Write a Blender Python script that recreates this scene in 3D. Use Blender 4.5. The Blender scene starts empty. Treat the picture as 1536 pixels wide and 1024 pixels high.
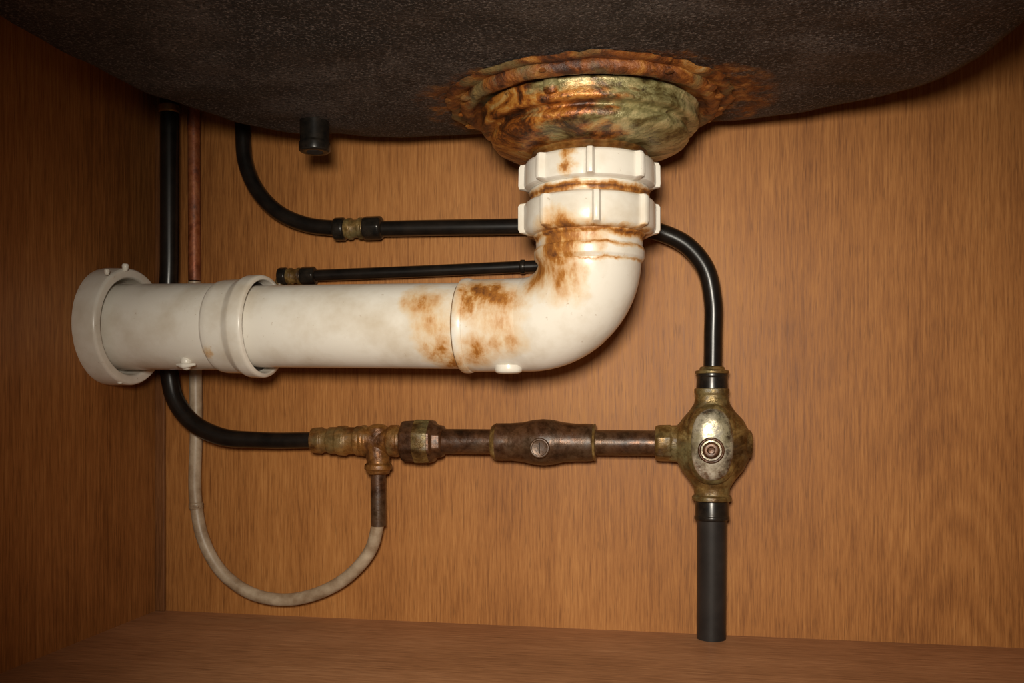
import bpy, math, random
from mathutils import Vector, noise as mn
random.seed(3)
SC=bpy.context.scene
try:
    SC.view_settings.view_transform='Standard'
except Exception: pass

# ---------------------------------------------------------------- materials
class M:
    def __init__(s,name):
        s.m=bpy.data.materials.new(name); s.m.use_nodes=True
        s.t=s.m.node_tree; s.n=s.t.nodes; s.b=s.n['Principled BSDF']
        s.tc=s.n.new('ShaderNodeTexCoord').outputs['Object']
    def link(s,a,b): s.t.links.new(a,b)
    def put(s,sock,v):
        if isinstance(v,bpy.types.NodeSocket): s.link(v,sock)
        else: sock.default_value=v
    def map(s,scale=(1,1,1),loc=(0,0,0),src=None):
        n=s.n.new('ShaderNodeMapping'); n.inputs['Scale'].default_value=scale; n.inputs['Location'].default_value=loc
        s.link(src or s.tc,n.inputs['Vector']); return n.outputs[0]
    def noise(s,scale,detail=4,rough=.55,vec=None,dist=0,col=False):
        n=s.n.new('ShaderNodeTexNoise'); n.inputs['Scale'].default_value=scale; n.inputs['Detail'].default_value=detail
        n.inputs['Roughness'].default_value=rough; n.inputs['Distortion'].default_value=dist
        s.link(vec or s.tc,n.inputs['Vector']); return n.outputs[1 if col else 0]
    def math(s,op,a,b=0.,c=0.,clamp=False):
        n=s.n.new('ShaderNodeMath'); n.operation=op; n.use_clamp=clamp
        s.put(n.inputs[0],a); s.put(n.inputs[1],b); s.put(n.inputs[2],c); return n.outputs[0]
    def vmath(s,op,a,b,scale=None):
        n=s.n.new('ShaderNodeVectorMath'); n.operation=op
        s.put(n.inputs[0],a); s.put(n.inputs[1],b)
        if scale is not None: n.inputs['Scale'].default_value=scale
        return n.outputs['Value'] if op in('DISTANCE','LENGTH') else n.outputs[0]
    def ramp(s,f,stops,interp='LINEAR'):
        n=s.n.new('ShaderNodeValToRGB'); e=n.color_ramp.elements; n.color_ramp.interpolation=interp
        while len(e)<len(stops): e.new(.5)
        for k,(p,c) in enumerate(stops):
            e[k].position=p; e[k].color=(c,c,c,1) if isinstance(c,(int,float)) else (*c,1)
        s.link(f,n.inputs[0]); return n.outputs[0]
    def mix(s,f,a,b,mode='MIX'):
        n=s.n.new('ShaderNodeMix'); n.data_type='RGBA'; n.blend_type=mode
        s.put(n.inputs[0],f)
        for k,v in((6,a),(7,b)):
            s.put(n.inputs[k], (*v,1) if isinstance(v,tuple) and len(v)==3 else v)
        return n.outputs[2]
    def sep(s,src=None):
        n=s.n.new('ShaderNodeSeparateXYZ'); s.link(src or s.tc,n.inputs[0]); return n.outputs
    def bump(s,h,strength=.3,dist=.001):
        n=s.n.new('ShaderNodeBump'); n.inputs['Strength'].default_value=strength; n.inputs['Distance'].default_value=dist
        s.link(h,n.inputs['Height']); s.link(n.outputs[0],s.b.inputs['Normal'])
    def out(s,col=None,rough=None,metal=None,spec=None):
        if col is not None: s.put(s.b.inputs['Base Color'],(*col,1) if isinstance(col,tuple) else col)
        if rough is not None: s.put(s.b.inputs['Roughness'],rough)
        if metal is not None: s.put(s.b.inputs['Metallic'],metal)
        if spec is not None: s.b.inputs['Specular IOR Level'].default_value=spec
        return s.m

def wood(name,axis,dark,mid,light,cath=False):
    m=M(name)
    def sc(a,l):
        v=[a,a,a]; v[axis]=l; return tuple(v)
    fine=m.noise(1,3,.7,m.map(sc(640,30)))
    med=m.noise(1,3,.55,m.map(sc(300,6)))
    broad=m.noise(1,2,.5,m.map(sc(17,.8)))
    blotch=m.noise(4.5,4,.6)
    f=m.math('MULTIPLY_ADD',fine,.42,m.math('MULTIPLY_ADD',med,.16,m.math('MULTIPLY_ADD',broad,.18,m.math('MULTIPLY',blotch,.26))))
    if cath:
        x,y,z=m.sep()
        dx=m.math('SUBTRACT',x,.225)
        warp=m.noise(5,2,.4)
        arch=m.math('ADD',m.math('ADD',m.math('MULTIPLY',m.math('POWER',m.math('ABSOLUTE',dx),1.7),42.),m.math('MULTIPLY',z,2.2)),m.math('MULTIPLY',warp,.55))
        ring=m.math('SINE',m.math('MULTIPLY',arch,62.))
        msk=m.math('SUBTRACT',1.,m.math('ABSOLUTE',m.math('MULTIPLY',dx,11.)),clamp=True)
        mz=m.math('SUBTRACT',1.25,m.math('MULTIPLY',z,4.),clamp=True)
        f=m.math('MULTIPLY_ADD',m.math('MULTIPLY',ring,m.math('MULTIPLY',msk,mz)),.030,f)
    col=m.ramp(f,[(.40,dark),(.52,mid),(.65,light)])
    pore=m.ramp(m.noise(1,2,.5,m.map(sc(800,45))),[(.58,0.),(.68,1.)])
    col=m.mix(m.math('MULTIPLY',pore,.38),col,tuple(c*.5 for c in dark))
    m.bump(fine,.12,.0006)
    return m.out(col,m.math('MULTIPLY_ADD',fine,.25,.40),spec=.25)

W_BACK=wood('plywood_back',2,(.175,.060,.013),(.31,.122,.030),(.43,.19,.054),True)
W_LEFT=wood('plywood_side',2,(.16,.056,.013),(.31,.120,.031),(.45,.20,.058))
W_FLOOR=wood('plywood_base',0,(.22,.095,.040),(.39,.185,.083),(.56,.30,.15))
W_TRIM=wood('batten_wood',2,(.10,.035,.01),(.17,.065,.02),(.25,.10,.03))

def enamel():
    m=M('sink_undercoat')
    n1=m.noise(420,3,.7); n2=m.noise(13,7,.7,dist=.4); sp=m.noise(520,3,.7)
    base=m.ramp(n2,[(.34,(.010,.0078,.007)),(.5,(.029,.022,.0195)),(.66,(.078,.062,.055))])
    base=m.mix(m.ramp(sp,[(.52,0.),(.64,.9)]),base,(.17,.137,.12))
    base=m.mix(m.ramp(m.noise(480,3,.7,vec=m.map(loc=(4,4,4))),[(.52,0.),(.62,.9)]),base,(.006,.0045,.004))
    w=m.vmath('ADD',m.tc,m.vmath('SCALE',m.vmath('SUBTRACT',m.noise(20,7,.75,col=True),(.5,.5,.5)),(0,0,0),.060))
    fw=m.map((1,1.25,1),src=w)
    d=m.vmath('DISTANCE',fw,(-.060,.694*1.25,.422))
    halo=m.math('DIVIDE',m.math('SUBTRACT',.136,d),.016,clamp=True)
    patch=m.ramp(m.noise(46,6,.7),[(.42,.1),(.54,1.)])
    mk=m.math('MULTIPLY',halo,patch)
    rust=m.ramp(m.noise(75,6,.72),[(.32,(.035,.012,.004)),(.5,(.17,.052,.010)),(.66,(.42,.18,.045))])
    col=m.mix(mk,base,rust)
    m.bump(m.math('ADD',n1,m.math('MULTIPLY',n2,2.)),.9,.0014)
    return m.out(col,.68,0.,.3)
SINK=enamel()

def pvc(name,stain,ztrim=True):
    m=M(name)
    w=m.vmath('ADD',m.tc,m.vmath('SCALE',m.vmath('SUBTRACT',m.noise(38,6,.62,col=True),(.5,.5,.5)),(0,0,0),.032))
    tot=None
    for p,r,st in stain:
        d=m.vmath('DISTANCE',w,p)
        k=m.math('MULTIPLY',m.math('SUBTRACT',1.,m.math('DIVIDE',d,r),clamp=True),st)
        tot=k if tot is None else m.math('MAXIMUM',tot,k)
    if ztrim:
        x,y,z0=m.sep()
        zw=m.math('MULTIPLY_ADD',m.math('SUBTRACT',m.noise(45,5,.65),.5),.012,z0)
        for zz,h,st in((.3505,.0050,1.1),(.3200,.0045,.95),(.3790,.0026,.7),(.3110,.0026,.6),(.3010,.0018,.5)):
            k=m.math('MULTIPLY',m.math('SUBTRACT',1.,m.math('DIVIDE',m.math('ABSOLUTE',m.math('SUBTRACT',zw,zz)),h),clamp=True),st)
            xx=m.math('GREATER_THAN',x,-.16)
            tot=m.math('MAXIMUM',tot,m.math('MULTIPLY',k,xx))
    grit=m.noise(1,6,.7,m.map((85,85,34)))
    f=m.math('MULTIPLY',tot,m.math('MULTIPLY_ADD',grit,2.7,-.62),clamp=True)
    base=m.mix(m.ramp(m.noise(26,5,.6),[(.45,0.),(.75,1.)]),(.72,.68,.605),(.56,.49,.39))
    base=m.mix(m.math('MULTIPLY',tot,.85,clamp=True),base,(.62,.44,.20))
    speck=m.ramp(m.noise(240,3,.6),[(.68,0.),(.75,1.)])
    base=m.mix(m.math('MULTIPLY',speck,.5),base,(.33,.22,.13))
    col=m.mix(m.ramp(f,[(.0,0.),(.50,1.)]),base,m.ramp(f,[(.08,(.64,.39,.13)),(.32,(.50,.23,.048)),(.58,(.31,.115,.020)),(.88,(.12,.040,.010))]))
    m.bump(m.math('ADD',m.noise(120,4,.6),f),.12,.0008)
    return m.out(col,m.math('MULTIPLY_ADD',f,.4,.28),spec=.45)
ST=[((-.190,.684,.272),.022,.85),((-.184,.686,.256),.024,.95),((-.180,.690,.240),.022,.9),((-.168,.695,.228),.020,.95),
    ((-.146,.676,.284),.028,1.15),((-.152,.675,.276),.022,1.0),((-.130,.668,.278),.024,.9),
    ((-.134,.668,.258),.028,.6),((-.148,.68,.234),.022,.7),((-.128,.672,.240),.022,.6),
    ((-.102,.665,.294),.026,1.0),((-.090,.657,.306),.022,1.1),((-.080,.652,.316),.024,1.15),((-.062,.652,.319),.016,.8),((-.080,.658,.288),.024,.8),
    ((-.078,.642,.374),.0085,1.0),((-.079,.642,.364),.007,.9)]
PVC=pvc('white_pvc_stained',ST)
PVC2=pvc('white_pvc_plain',[((-.374,.69,.243),.009,.7),((-.42,.7,.27),.006,.4)],False)

def corroded(name,cols,scale=60,metal=.35,rough=.6,bs=.8,spk=.75,loc=(0,0,0)):
    m=M(name); v=m.map(loc=loc)
    a=m.noise(scale,6,.65,vec=v,dist=.6); b=m.noise(scale*3.2,5,.7,vec=v); g=m.noise(scale*.55,4,.6,vec=m.map(loc=(3.1,1.7,5.)))
    col=m.ramp(a,[(.30,cols[0]),(.42,cols[1]),(.52,cols[2]),(.62,cols[3]),(.74,cols[4])])
    col=m.mix(m.ramp(g,[(.50,0.),(.64,.8)]),col,cols[5])
    col=m.mix(m.ramp(b,[(.56,0.),(.72,spk)]),col,cols[0])
    m.bump(m.math('ADD',a,b),bs,.0018)
    return m.out(col,m.math('MULTIPLY_ADD',b,.5,rough-.25),m.math('MULTIPLY',m.ramp(b,[(.4,1.),(.6,0.)]),metal))
def cuprust():
    m=M('rusted_brass_cup')
    v=m.map((1,1,1.5)); a=m.noise(40,7,.70,vec=v,dist=.7); b=m.noise(150,5,.7); g=m.noise(24,5,.6,vec=m.map((1,1,2.2),(3,1,5)))
    x,y,z=m.sep()
    side=m.math('MULTIPLY_ADD',x,6.0,.47)
    gg=m.math('ADD',g,m.math('MULTIPLY',side,.40))
    warm=m.ramp(a,[(.35,(.020,.008,.004)),(.44,(.10,.028,.006)),(.50,(.30,.090,.013)),(.57,(.48,.20,.035)),(.68,(.58,.38,.14))])
    pale=m.ramp(a,[(.35,(.030,.020,.008)),(.43,(.14,.105,.036)),(.50,(.26,.23,.10)),(.58,(.44,.36,.17)),(.70,(.62,.50,.27))])
    col=m.mix(m.ramp(gg,[(.49,0.),(.60,1.)]),warm,pale)
    col=m.mix(m.ramp(b,[(.57,0.),(.67,.75)]),col,(.030,.010,.004))
    m.bump(m.math('ADD',a,b),.7,.0013)
    return m.out(col,m.math('MULTIPLY_ADD',b,.6,.06),.35,.6)
RUST=cuprust()
RUSTD=corroded('rust_scale',[(.016,.006,.003),(.07,.020,.006),(.21,.062,.011),(.36,.15,.030),(.40,.29,.14),(.17,.135,.055)],48,.2,.50,.9)
BRASS=corroded('tarnished_brass',[(.022,.011,.005),(.080,.040,.012),(.16,.090,.026),(.23,.142,.046),(.34,.25,.110),(.145,.122,.052)],42,.6,.38,.35,.5)
AMBER=corroded('amber_brass',[(.022,.009,.004),(.10,.036,.009),(.20,.082,.018),(.27,.125,.030),(.33,.20,.070),(.15,.105,.040)],42,.5,.40,.35,.5)
COPPER=corroded('tarnished_copper',[(.014,.007,.004),(.040,.017,.008),(.074,.031,.013),(.105,.046,.019),(.20,.10,.044),(.075,.042,.021)],36,.6,.38,.2,.5)
CHROME=corroded('worn_chrome',[(.06,.04,.022),(.20,.16,.11),(.38,.33,.25),(.48,.43,.35),(.55,.50,.42),(.20,.17,.09)],30,.9,.34,.2,.5)
REDP=corroded('red_copper_pipe',[(.05,.012,.005),(.14,.034,.010),(.24,.062,.018),(.30,.095,.030),(.38,.15,.06),(.20,.07,.03)],40,.4,.5,.2)
def simple(name,c1,c2,scale,rough,metal=0.,spec=.5,bs=.1,stretch=(1,1,1)):
    m=M(name); n=m.noise(scale,5,.6,m.map(stretch)); col=m.ramp(n,[(.35,c1),(.7,c2)])
    m.bump(n,bs,.0006); return m.out(col,rough,metal,spec)
RUBBER=simple('black_rubber',(.0045,.0038,.0033),(.014,.010,.0075),60,.28,spec=.45)
BLKMET=simple('black_fitting',(.008,.007,.006),(.028,.021,.015),120,.27,.3)
GREYP=simple('dark_grey_pipe',(.013,.0115,.011),(.025,.021,.019),40,.42,spec=.4)
HOSEW=simple('aged_white_hose',(.22,.145,.085),(.44,.35,.25),55,.45,bs=.12)
DARK=simple('dark_recess',(.01,.006,.004),(.03,.018,.01),80,.9)
CREVICE=simple('crevice_line',(.10,.05,.02),(.26,.15,.07),60,.8)  # crevice darkness as a painted colour, for the elbow seam

# ---------------------------------------------------------------- mesh helpers
def mesh(name,vs,fs,mat,parent=None,smooth=True,angle=40):
    me=bpy.data.meshes.new(name); me.from_pydata(vs,[],fs); me.update()
    o=bpy.data.objects.new(name,me); SC.collection.objects.link(o)
    me.materials.append(mat)
    if smooth:
        for p in me.polygons: p.use_smooth=True
        try: me.set_sharp_from_angle(angle=math.radians(angle))
        except Exception: pass
    if parent: o.parent=parent
    return o
def group(name):
    e=bpy.data.objects.new(name,None); e.empty_display_size=.02; SC.collection.objects.link(e); return e
def catmull(pts,rad,n=14):
    P=[Vector(p) for p in pts]; R=list(rad) if isinstance(rad,(list,tuple)) else [rad]*len(P)
    o=[];r=[]
    for i in range(len(P)-1):
        p0=P[i-1] if i else P[0]*2-P[1]; p1=P[i];p2=P[i+1]; p3=P[i+2] if i+2<len(P) else P[-1]*2-P[-2]
        d0=max((p1-p0).length,1e-6);d1=max((p2-p1).length,1e-6);d2=max((p3-p2).length,1e-6)
        m1=((p1-p0)/d0*d1+(p2-p1)/d1*d0)/(d0+d1)*d1; m2=((p2-p1)/d1*d2+(p3-p2)/d2*d1)/(d1+d2)*d1
        for k in range(n):
            t=k/n;t2=t*t;t3=t2*t
            o.append(p1*(2*t3-3*t2+1)+m1*(t3-2*t2+t)+p2*(-2*t3+3*t2)+m2*(t3-t2)); r.append(R[i]+(R[i+1]-R[i])*t)
    o.append(P[-1]);r.append(R[-1]); return o,r
def tube(name,pts,rad,mat,parent=None,segs=28,n=14,smoothpath=True):
    if smoothpath: C,R=catmull(pts,rad,n)
    else: C=[Vector(p) for p in pts]; R=rad if isinstance(rad,list) else [rad]*len(C)
    T=[(C[min(i+1,len(C)-1)]-C[max(i-1,0)]).normalized() for i in range(len(C))]
    nrm=T[0].orthogonal().normalized(); vs=[];fs=[]
    for i,(p,t) in enumerate(zip(C,T)):
        nrm=(nrm-t*nrm.dot(t)).normalized(); b=t.cross(nrm)
        for k in range(segs):
            a=2*math.pi*k/segs; vs.append(p+(nrm*math.cos(a)+b*math.sin(a))*R[i])
    for i in range(len(C)-1):
        for k in range(segs):
            k2=(k+1)%segs; fs.append((i*segs+k,i*segs+k2,(i+1)*segs+k2,(i+1)*segs+k))
    fs.append(tuple(range(segs))[::-1]); fs.append(tuple(range((len(C)-1)*segs,len(C)*segs)))
    return mesh(name,vs,fs,mat,parent)
def lathe(name,prof,org,axis,mat,parent=None,segs=64,rough=0,rf=1.,mod=None,sy=1.,close=True,bev=True,seed=0,angle=40):
    """prof = [(s,r)] along unit axis; mod(theta,s,r)->r"""
    ax=Vector(axis).normalized()
    if abs(ax.z)>.9: e1=Vector((1,0,0)); e2=Vector((0,1,0))
    elif abs(ax.x)>.9: e1=Vector((0,0,1)); e2=Vector((0,1,0))
    else: e1=Vector((1,0,0)); e2=Vector((0,0,1))
    e1=(e1-ax*e1.dot(ax)).normalized(); e2=(e2-ax*e2.dot(ax)).normalized()
    if bev:
        q=[prof[0]]
        for i in range(1,len(prof)-1):
            a,b,c_=[Vector(v) for v in (prof[i-1],prof[i],prof[i+1])]
            la,lc=(a-b).length,(c_-b).length; d=min(.0009,la*.3,lc*.3)
            if d>1e-5:
                q+= [tuple(b+(a-b)/la*d),tuple(b+((a-b)/la*d+(c_-b)/lc*d)*.25),tuple(b+(c_-b)/lc*d)]
            else: q.append(prof[i])
        q.append(prof[-1]); prof=q
    O=Vector(org); vs=[];fs=[]
    for s_,r in prof:
        for k in range(segs):
            th=2*math.pi*k/segs; rr=mod(th,s_,r) if mod else r
            v=O+ax*s_+e1*math.cos(th)*rr+e2*math.sin(th)*rr*sy
            if rough:
                q=v*rf+Vector((seed,0,0)); dn=mn.fractal(q*60,1.,2.,4)*rough
                v+=(e1*math.cos(th)+e2*math.sin(th))*dn+ax*mn.fractal(q*45+Vector((7,3,1)),1.,2.,3)*rough*.6
            vs.append(v)
    n=len(prof)
    for i in range(n-1):
        for k in range(segs):
            k2=(k+1)%segs; fs.append((i*segs+k,i*segs+k2,(i+1)*segs+k2,(i+1)*segs+k))
    if close:
        fs.append(tuple(range(segs))[::-1]); fs.append(tuple(range((n-1)*segs,n*segs)))
    return mesh(name,vs,fs,mat,parent,angle=angle)
def box(name,a,b,mat,parent=None,bv=.0):
    (x0,y0,z0),(x1,y1,z1)=a,b
    vs=[(x,y,z) for x in(x0,x1) for y in(y0,y1) for z in(z0,z1)]
    fs=[(0,1,3,2),(4,6,7,5),(0,4,5,1),(2,3,7,6),(0,2,6,4),(1,5,7,3)]
    o=mesh(name,vs,fs,mat,parent,False)
    if bv:
        m=o.modifiers.new('bevel','BEVEL'); m.width=bv; m.segments=3
    return o
def hexr(n=6,ph=0.,k=.75):
    def f(th,s_,r):
        a=(th+ph)%(2*math.pi/n)-math.pi/n
        h=math.cos(math.pi/n)/math.cos(a)
        return r*(h*k+(1-k))
    return f

# ---------------------------------------------------------------- cabinet shell
CEIL=.60
box('wall_back',(-.50,.80,-.02),(.335,.815,CEIL+.02),W_BACK)
box('wall_left',(-.50,.16,-.02),(-.485,.80,CEIL+.02),W_LEFT)
box('wall_right',(.32,.16,-.02),(.335,.80,CEIL+.02),W_LEFT)
box('floor',(-.485,.16,-.02),(.32,.80,0),W_FLOOR)
box('ceiling',(-.485,.16,CEIL),(.32,.80,CEIL+.02),W_TRIM)
box('trim_1',(-.485,.7965,0),(-.4755,.80,CEIL),W_TRIM,bv=.0008)

# ---------------------------------------------------------------- sink bowl
def sink():
    cx,cy,A,B,z0=-.098,.452,.318,.323,.4218
    F=.024; ztop=CEIL-.001; N=240; ex=4.2
    prof=[]
    for k in range(24): prof.append((F+ (1-k/23)**1.0*.285, 0.))
    for k in range(1,13):
        a=math.pi/2*k/12; prof.append((F*(1-math.sin(a)),F*(1-math.cos(a))))
    for k in range(1,8): prof.append((-.0012*k, F+(ztop-z0-F)*k/7))
    vs=[];fs=[]
    for off,dz in prof:
        a=max(A-off,.004);b=max(B-off,.004)
        for k in range(N):
            t=2*math.pi*k/N; ct,st=math.cos(t),math.sin(t)
            x=cx+a*math.copysign(abs(ct)**(2/ex),ct); y=cy+b*math.copysign(abs(st)**(2/ex),st)
            rr=math.hypot(x-DX,y-DY); flat=max(0.,min(1.,(rr-.10)/.08))
            z=z0+dz+(.0030*mn.noise(Vector((x*11,y*11,2.)))+.002*mn.noise(Vector((x*30,y*30,5.))))*flat*(1 if dz<.05 else 0)+.010*max(0,-(x-cx)/A)**4
            vs.append((x,min(y,.778),min(z,ztop)))
    n=len(prof)
    for i in range(n-1):
        for k in range(N):
            k2=(k+1)%N; fs.append((i*N+k,i*N+k2,(i+1)*N+k2,(i+1)*N+k))
    fs.append(tuple(range(N))[::-1]); fs.append(tuple(range((n-1)*N,n*N)))
    g=group('sink_basin'); mesh('bowl',vs,fs,SINK,g,angle=60)
    X,Y=-.2862,.70
    lathe('overflow_stub',[(.003,.0118),(-.0185,.0116),(-.0200,.0125),(-.0260,.0125),(-.0270,.011),(-.0270,.006),(-.024,.005)],(X,Y,.4250),(0,0,1),BLKMET,g,segs=40)
    lathe('stub_bore',[(-.0265,.0063),(-.0272,.0063)],(X,Y,.4250),(0,0,1),DARK,g,segs=24)
    return g
DX,DY=-.0645,.690
sink()

# ---------------------------------------------------------------- strainer
g=group('sink_drain_strainer')
def jag(th,s_,r):
    return r*(1+.030*mn.noise(Vector((math.cos(th)*3,math.sin(th)*3,1.)))+.022*mn.noise(Vector((math.cos(th)*12,math.sin(th)*12,4.)))+.014*mn.noise(Vector((math.cos(th)*30,math.sin(th)*30,4.))))
lathe('scale_ring',[(.4234,.100),(.4205,.1065),(.4190,.104),(.4185,.100),(.4195,.094),(.4235,.08)],(DX-.001,DY,0),(0,0,1),RUSTD,g,300,.0020,1.,jag,close=True,bev=False,seed=2,angle=70)
lathe('strainer_flange',[(.4235,.070),(.4235,.0935),(.4200,.0962),(.4160,.0965),(.4130,.0945),(.4115,.0910),(.4125,.0875),(.4150,.0850),(.4155,.079),(.4155,.07)],(DX,DY,0),(0,0,1),RUSTD,g,300,.0016,1.,None,bev=False,seed=5,angle=60)
lathe('strainer_cup',[(.420,.060),(.4150,.0790),(.4140,.0805),(.4125,.0812),(.4110,.0806),(.4095,.0796),(.4060,.0800),(.4030,.0808),(.4008,.0804),(.3998,.0785),(.4000,.0745),(.3998,.0722),(.3988,.0712),(.3975,.0712),(.3962,.0728),(.3940,.0735),(.3915,.0733),(.3888,.0712),(.3865,.0665),(.3846,.0590),(.3834,.0525),(.3826,.047),(.3825,.030)],(DX,DY,0),(0,0,1),RUST,g,320,.0007,1.,None,bev=False,seed=9,angle=60)
lathe('threaded_tailpiece',[(.386,.034),(.3845,.0415),(.3832,.043),(.3815,.0435),(.380,.0415),(.3785,.0425),(.377,.041),(.3755,.042),(.374,.040),(.352,.040),(.352,.03)],(DX,DY,0),(0,0,1),AMBER,g,120,.0003,seed=3,bev=False)
for k in range(26):
    a=random.uniform(0,2*math.pi); R=random.uniform(.088,.098); r=random.uniform(.002,.0038)
    lathe('crust_%d'%(k+1),[(-r*.40,.0004),(-r*.3,r*.8),(0,r*1.2),(r*.5,r*.9),(r*.6,.0004)],(DX+R*math.cos(a),DY+R*math.sin(a),.4140),(0,0,1),RUST if k%3==0 else RUSTD,g,20,.0014,1.,None,bev=False,seed=k)
lathe('lug',[(.4150,.0050),(.413,.0062),(.4065,.0064),(.4040,.0050),(.4030,.001)],(DX-.018,DY-.0765,0),(0,0,1),RUST,g,28,.0014,bev=False)

# ---------------------------------------------------------------- white drain pipe
g=group('pvc_drain_pipe')
def ribs(n,ph,r0,r1,w=.050):
    def f(th,s_,r):
        a=abs((th+ph+math.pi/n)%(2*math.pi/n)-math.pi/n)
        k=1/(1+math.exp((a-w)*170))
        return r+(r1-r0)*k*(1 if r>r0*.97 else 0)
    return f
def d2r(x): return math.radians(x)
lathe('slip_nut_upper',[(.3765,.040),(.3768,.0450),(.3755,.0475),(.373,.0487),(.3600,.0490),(.3575,.0485),(.3560,.0465),(.3556,.041)],(DX,DY,0),(0,0,1),PVC,g,288,mod=ribs(8,d2r(90-6),.0487,.0530),bev=False)
lathe('slip_nut_lower',[(.3465,.040),(.3470,.0455),(.3455,.0478),(.3435,.0492),(.3265,.0492),(.3240,.0480),(.3220,.0455),(.3212,.041)],(DX,DY,0),(0,0,1),PVC,g,288,mod=ribs(8,d2r(90-11),.0492,.0535),bev=False)
lathe('gasket_ring',[(.357,.038),(.3555,.0445),(.3535,.0455),(.3515,.0440),(.3500,.0450),(.3475,.0445),(.345,.040)],(DX,DY,0),(0,0,1),PVC,g,120,.0002)
lathe('elbow_hub',[(.324,.038),(.3225,.0425),(.3200,.0415),(.3185,.0400),(.3125,.0398),(.3115,.0409),(.3095,.0413),(.3040,.0410),(.3025,.0398),(.3005,.0385)],(DX,DY,0),(0,0,1),PVC,g,120,.0002)
pts=[];rad=[]
Rz=.0455; zc=.3030; Rx=.0500; hz=zc-Rz
n=28
pts.append((DX,DY,.306)); rad.append(.0388)
for k in range(n+1):
    a=math.pi/2*k/n
    x=DX-Rx*(1-math.cos(a)); z=zc-Rz*math.sin(a); y=DY+.016*(k/n)
    pts.append((x,y,z)); rad.append(.0388-(.0388-.0362)*(k/n))
pts+= [(-.135,.7070,hz),(-.158,.7085,hz)]; rad+=[.0360,.0360]
tube('elbow',pts,rad,PVC,g,segs=72,smoothpath=False)
A=Vector((-.158,.7085,hz)); Bp=Vector((-.485,.7250,.2625)); D=(Bp-A).normalized()
L=(Bp-A).length
lathe('elbow_lip',[(-.0005,.0355),(0,.0368),(.0035,.0374),(.0068,.0370),(.0075,.0350),(.0072,.0335)],A,D,PVC,g,100)
lathe('elbow_seam',[(.0070,.0330),(.0072,.0349),(.0083,.0346),(.0086,.0330)],A,D,CREVICE,g,100,.0003,bev=False)  # thin dark ring painting in the shaded crevice behind the lip
lathe('drain_run',[(0,.0338),(.185,.0338)],A,D,PVC,g,100,bev=False)
cl=(-.158+.336)/abs(D.x)
lathe('coupling',[(cl+.012,.0345),(cl+.009,.0374),(cl+.001,.0384),(cl,.0392),(cl+.001,.0420),(cl+.003,.0426),(cl+.012,.0424),(cl+.0155,.0408),(cl+.019,.0392),(cl+.034,.0388),(cl+.038,.0382),(cl+.040,.0366)],A,D,PVC2,g,110,.00015)
lathe('coupling_shadow_gap',[(cl+.0085,.0337),(cl+.009,.0372)],A,D,DARK,g,80,close=False,bev=False)
lathe('inlet_run',[(cl+.030,.0362),(L-.002,.0368)],A,D,PVC2,g,100,bev=False)
lathe('wall_escutcheon',[(L-.001,.030),(L-.006,.0405),(L-.0215,.0412),(L-.0235,.0425),(L-.0235,.0485),(L-.0215,.0500),(L-.004,.0505),(L,.0500)],A,D,PVC2,g,110,.00015)
for (x,y,z,r) in((-.398,.700,.2275,.0042),(-.461,.712,.3105,.0025),(-.466,.712,.2150,.0025),(-.4635,.690,.3040,.0020)):
    lathe('moulding_nub',[(-r*.9,.0003),(-r*.7,r*.75),(0,r),(r,r*1.15),(r*1.6,r*.9)],(x,y,z),(0,0,1) ,PVC2,g,24)
lathe('drain_plug',[(-.0028,.0004),(-.0026,.0070),(-.0015,.0100),(.0005,.0108),(.0040,.0108)],(-.127,.6960,hz-.0355),(0,0,1),PVC2,g,40,.0003)
tube('drip_ridge',[(-.406,.700,.2283),(-.398,.6965,.2275),(-.388,.6965,.2285)],[.0012,.0026,.0010],PVC2,g,16)

# ---------------------------------------------------------------- hoses
g=group('black_supply_hose')
tube('hose',[(-.458,.776,.597),(-.458,.776,.45),(-.458,.776,.33),(-.458,.776,.2237),(-.4527,.775,.2021),(-.436,.774,.1805),(-.4095,.774,.1672),(-.3671,.776,.1632),(-.317,.777,.1636)],[.0083]*4+[.0081]*3+[.0074,.0072],RUBBER,g,32)
lathe('collar',[(.462,.0085),(.463,.0096),(.4685,.0096),(.4695,.0085)],(-.458,.776,0),(0,0,1),AMBER,g,36)

g=group('copper_riser_pipe')
tube('pipe',[(-.4420,.790,.597),(-.4416,.790,.458),(-.4413,.790,.38),(-.4410,.790,.3100)],.0056,REDP,g,24)

g=group('white_looped_hose')
tube('hose',[(-.4410,.790,.309),(-.4400,.790,.2400),(-.4393,.790,.1700),(-.4393,.790,.1024),(-.4326,.789,.073),(-.4128,.788,.0411),(-.3833,.787,.0226),(-.351,.786,.0180),(-.3191,.785,.0249),(-.2876,.783,.0428),(-.2655,.780,.0690),(-.2590,.778,.0905)],.0057,HOSEW,g,28)
lathe('crimp',[(.098,.0058),(.099,.0066),(.1035,.0066),(.1045,.0058)],(-.4393,.790,0),(0,0,1),HOSEW,g,28)
tube('crimp_pin',[(-.4393,.7835,.1015),(-.4335,.7835,.1012)],.0009,HOSEW,g,8,n=3)

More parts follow.
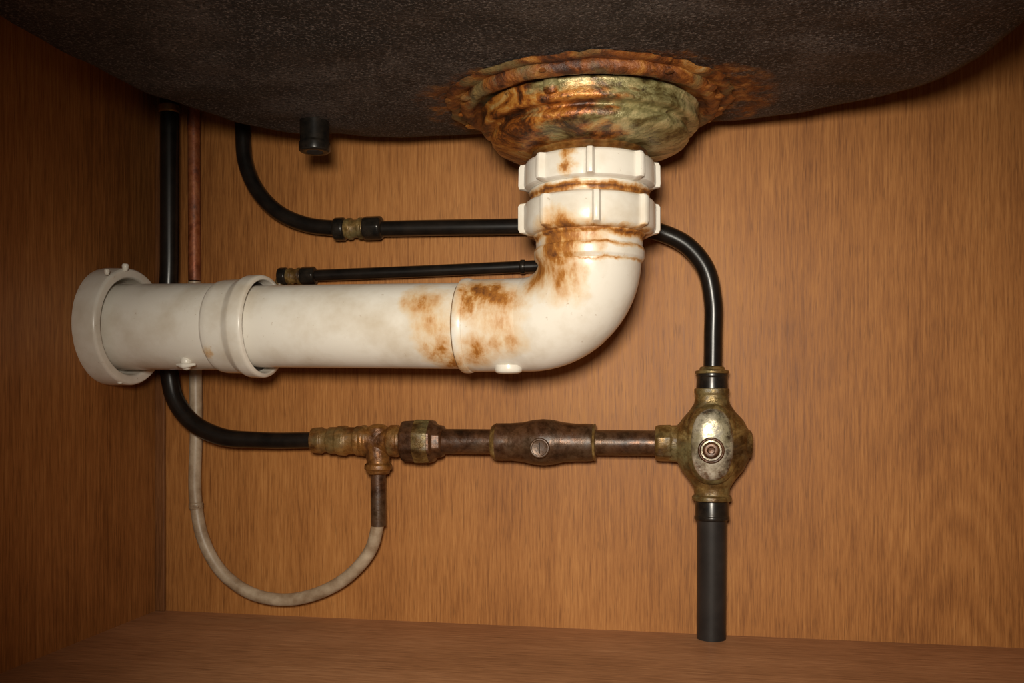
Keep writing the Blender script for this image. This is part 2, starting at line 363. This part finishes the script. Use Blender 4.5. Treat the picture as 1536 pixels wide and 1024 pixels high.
g=group('black_flexible_hose')
tube('hose',[(-.3918,.7880,.597),(-.3918,.788,.50),(-.3918,.7880,.4458),(-.3892,.787,.4183),(-.3768,.786,.3904),(-.3542,.785,.3683),(-.3286,.785,.3572),(-.2990,.785,.3527)],.0070,RUBBER,g,28)
tube('hose_run',[(-.2590,.785,.3512),(-.2000,.785,.3503),(-.1363,.785,.3490),(-.075,.784,.3480),(-.040,.782,.3455),(-.0138,.780,.3393),(.0083,.779,.3275),(.0236,.778,.3075),(.0294,.778,.2824),(.0297,.778,.2500),(.0293,.777,.2200)],[.0070,.0070,.0071,.0073,.0074,.0075,.0076,.0076,.0076,.0076,.0076],RUBBER,g,28)
def coup(name,x0,x1,z,y,r,g,slope=0):
    Lc=x1-x0; ax=(1,0,slope)
    lathe(name+'_nut',[(0,r*.66),(.0004,r*.95),(.002,r),(Lc*.2,r),(Lc*.23,r*.86)],(x0,y,z),ax,BLKMET,g,40)
    lathe(name+'_sleeve',[(Lc*.2,r*.6),(Lc*.2,r*.84),(Lc*.28,r*.84),(Lc*.29,r*.93),(Lc*.36,r*.93),(Lc*.37,r*.78),(Lc*.50,r*.78),(Lc*.51,r*.93),(Lc*.58,r*.93),(Lc*.59,r*.8),(Lc*.63,r*.8)],(x0,y,z),ax,BRASS,g,40)
    lathe(name+'_end',[(Lc*.60,r*.7),(Lc*.61,r*.98),(Lc*.65,r*1.03),(Lc*.93,r*1.03),(Lc*.97,r*.93),(Lc,r*.66)],(x0,y,z),ax,BLKMET,g,8*6,mod=hexr(8,0,.6))
coup('coupling',-.3020,-.2565,.3520,.785,.0104,g)

g=group('thin_black_tube')
tube('tube',[(-.3420,.7985,.2900),(-.3560,.788,.2960),(-.3520,.787,.3100),(-.3400,.787,.3112),(-.3200,.787,.3114)],.0048,BRASS,g,20)
tube('tube_run',[(-.3230,.787,.3114),(-.22,.787,.3128),(-.122,.787,.3146),(-.090,.787,.3150),(-.078,.790,.3150),(-.075,.7985,.3150)],.0052,RUBBER,g,20)
coup('coupling',-.3560,-.3200,.3112,.787,.0082,g)
lathe('ferrule',[(0,.0052),(.0004,.0062),(.004,.0062),(.0045,.0052)],(-.1335,.787,.3144),(1,0,0),BLKMET,g,24)

# ---------------------------------------------------------------- brass supply line with tee
MY,MZ=.776,.1634
g=group('brass_tee_fitting')
def LX(name,prof,mat,parent,segs=48,mod=None,z=MZ,rough=.00035,seed=0):
    return lathe(name,prof,(0,MY,z),(1,0,0),mat,parent,segs,rough,1.,mod,seed=seed)
LX('hose_barb',[(-.3195,.0078),(-.3190,.0112),(-.3100,.0118),(-.3090,.0106),(-.3040,.0104),(-.3030,.0120),(-.2960,.0122),(-.2945,.0132),(-.2880,.0134),(-.2860,.0120),(-.2790,.0118),(-.2780,.0128),(-.2735,.0128),(-.272,.010)],AMBER,g,seed=1)
LX('tee_body',[(-.2745,.009),(-.2735,.0134),(-.2700,.0140),(-.2680,.0120),(-.2490,.0118),(-.2470,.0140),(-.2400,.0142),(-.2385,.0128),(-.2345,.0125),(-.234,.010)],AMBER,g,seed=2)
lathe('tee_branch',[(.1660,.0105),(.1500,.0108),(.1440,.0100),(.1425,.0122),(.1385,.0124),(.1375,.0105),(.1345,.0100),(.134,.0075)],(-.2584,MY,0),(0,0,1),AMBER,g,40,.00035)
lathe('tee_crown',[(.166,.0115),(.1750,.0100),(.1775,.0060),(.1785,.0005)],(-.2584,MY,0),(0,0,1),AMBER,g,40,.0003)
tube('branch_pipe',[(-.2584,MY,.1380),(-.2586,MY+.001,.110),(-.2588,MY+.002,.0885)],.0066,COPPER,g,28)

g=group('copper_water_pipe')
LX('union_nut',[(-.2365,.0110),(-.2360,.0165),(-.2340,.0188),(-.2200,.0196),(-.2170,.0200),(-.2080,.0192),(-.2065,.0160),(-.2050,.0155),(-.2035,.0150),(-.2000,.0146),(-.1985,.0118)],COPPER,g,96,hexr(8,.39,.9),rough=.0002)
LX('union_collar',[(-.2235,.0150),(-.2235,.0202),(-.2100,.0200),(-.2095,.0150)],BRASS,g,96,hexr(8,.39,.9),rough=.0002)
LX('pipe',[(-.2000,.0108),(-.0150,.0106)],COPPER,g,40,rough=.0002)
LX('coupling',[(-.1545,.0112),(-.1540,.0150),(-.1525,.0158),(-.1480,.0160),(-.1400,.0160),(-.1290,.0170),(-.1210,.0188),(-.1120,.0197),(-.1030,.0188),(-.0950,.0170),(-.0840,.0160),(-.0740,.0160),(-.0700,.0157),(-.0685,.0148),(-.0680,.0112)],COPPER,g,72,rough=.0003)
for x in(-.1545,-.0700): LX('solder_ring',[(x-.002,.0110),(x-.0015,.0140),(x+.0005,.0150),(x+.0025,.0162),(x+.003,.015)],BRASS,g,48)
lathe('stud',[(.0,.0085),(-.0030,.0085),(-.0036,.0078),(-.0036,.0066),(-.0029,.0064),(-.0029,.001)],(-.1120,MY-.0178,MZ-.004),(0,1,0),COPPER,g,32)
box('stud_slot',(-.1124,MY-.0209,MZ-.0085),(-.1116,MY-.0205,MZ+.0005),DARK,g)
LX('valve_nut',[(-.0180,.0112),(-.0175,.0145),(-.0150,.0155),(-.0050,.0157),(-.0035,.0140),(.0060,.0135)],BRASS,g,96,hexr(6,.2,.6))

# ---------------------------------------------------------------- shut-off valve
g=group('brass_shutoff_valve')
VX,VY=.0285,.7735
V=(VX,VY,0)
lathe('valve_body',[(.1165,.0130),(.1170,.0155),(.1200,.0160),(.1215,.0140),(.1270,.0145),(.1340,.0190),(.1420,.0255),(.1520,.0298),(.1632,.0310),(.1740,.0296),(.1830,.0248),(.1900,.0185),(.1960,.0145),(.2030,.0130),(.2050,.0140),(.2085,.0142),(.2090,.0120)],V,(0,0,1),BRASS,g,96,.0005,1.,None,sy=.78,seed=4)
lathe('left_boss',[(-.036,.0130),(-.0345,.0150),(-.0280,.0155),(-.0240,.0200),(-.012,.0230)],(VX,VY+.002,.1632),(1,0,0),BRASS,g,64,.0004,sy=.85)
lathe('right_boss',[(.012,.0150),(.0270,.0125),(.0315,.0110),(.0325,.0080),(.0328,.0005)],(VX,VY+.002,.1632),(1,0,0),BRASS,g,48,.0004)
def coverplate(name,rx,rz,y0,depth,mat,cx,cz):
    vs=[];fs=[];N=64;K=10
    for k in range(K+1):
        a=math.pi/2*k/K; q=math.cos(a)**.55 if k<K else 0.02; d=math.sin(a)*depth
        for j in range(N):
            t=2*math.pi*j/N; ct,st=math.cos(t),math.sin(t)
            vs.append((cx+rx*q*math.copysign(abs(ct)**.85,ct),y0-d,cz+rz*q*math.copysign(abs(st)**.85,st)))
    for k in range(K):
        for j in range(N):
            j2=(j+1)%N; fs.append((k*N+j,k*N+j2,(k+1)*N+j2,(k+1)*N+j))
    fs.append(tuple(range(K*N,K*N+N))); return mesh(name,vs,fs,mat,g)
coverplate('cover_rim',.0205,.0325,VY-.0150,.0080,BRASS,VX-.0005,.1635)
coverplate('cover_plate',.0170,.0290,VY-.0185,.0080,CHROME,VX-.0005,.1635)
SY=VY-.0262; SZ=.1592
lathe('screw_seat',[(.003,.0105),(-.0010,.0105),(-.0020,.0095),(-.0015,.0082),(.0010,.0080)],(VX-.0015,SY,SZ),(0,1,0),COPPER,g,40)
lathe('screw_head',[(.002,.0070),(-.0015,.0068),(-.0030,.0055),(-.0032,.0030),(-.0020,.0026),(-.0020,.0003)],(VX-.0015,SY,SZ),(0,1,0),COPPER,g,36,.0002)
lathe('upper_collar',[(.2060,.0110),(.2065,.0128),(.2085,.0130),(.2180,.0125),(.2190,.0132),(.2225,.0130),(.2235,.0100),(.2260,.0085)],(VX+.0003,VY+.003,0),(0,0,1),BLKMET,g,48)
lathe('upper_ferrule',[(.2205,.0100),(.2210,.0138),(.2235,.0138),(.2240,.0105),(.2265,.0098),(.2270,.0075)],(VX+.0003,VY+.003,0),(0,0,1),BRASS,g,48,.0003)
lathe('lower_ring',[(.1210,.0120),(.1205,.0160),(.1165,.0163),(.1160,.0130)],(VX,VY+.002,0),(0,0,1),BRASS,g,48,.0004)
lathe('lower_collar',[(.1165,.0120),(.1160,.0136),(.1045,.0136),(.1035,.0143),(.1010,.0143),(.1005,.0120)],(VX,VY+.002,0),(0,0,1),BLKMET,g,48)

g=group('dark_inlet_pipe')
tube('pipe',[(VX,VY+.004,.1020),(VX,VY+.008,.06),(VX,VY+.0135,.0)],[.0120,.0120,.0120],GREYP,g,36)

# ---------------------------------------------------------------- camera and lights
th=math.radians(10.14)
cd=bpy.data.cameras.new('camera');cam=bpy.data.objects.new('camera',cd);SC.collection.objects.link(cam)
cam.location=(0,0,.199);cam.rotation_euler=(math.pi/2,0,th);cd.sensor_width=36;cd.lens=1381/1536*36;cd.shift_y=88/1536;cd.clip_start=.01
SC.camera=cam
def spot(name,loc,tgt,e,size,rad,col,blend=1.):
    l=bpy.data.lights.new(name,'SPOT'); l.energy=e; l.spot_size=math.radians(size); l.spot_blend=blend; l.shadow_soft_size=rad; l.color=col
    o=bpy.data.objects.new(name,l); o.location=loc; o.rotation_euler=(Vector(tgt)-Vector(loc)).to_track_quat('-Z','Y').to_euler(); SC.collection.objects.link(o)
spot('work_lamp',(-.02,-.06,.29),(-.055,.8,.175),30.5,73,.055,(1.,.92,.785))
w=bpy.data.worlds.new('world'); SC.world=w; w.use_nodes=True
w.node_tree.nodes['Background'].inputs[0].default_value=(1.,.85,.68,1); w.node_tree.nodes['Background'].inputs[1].default_value=.14
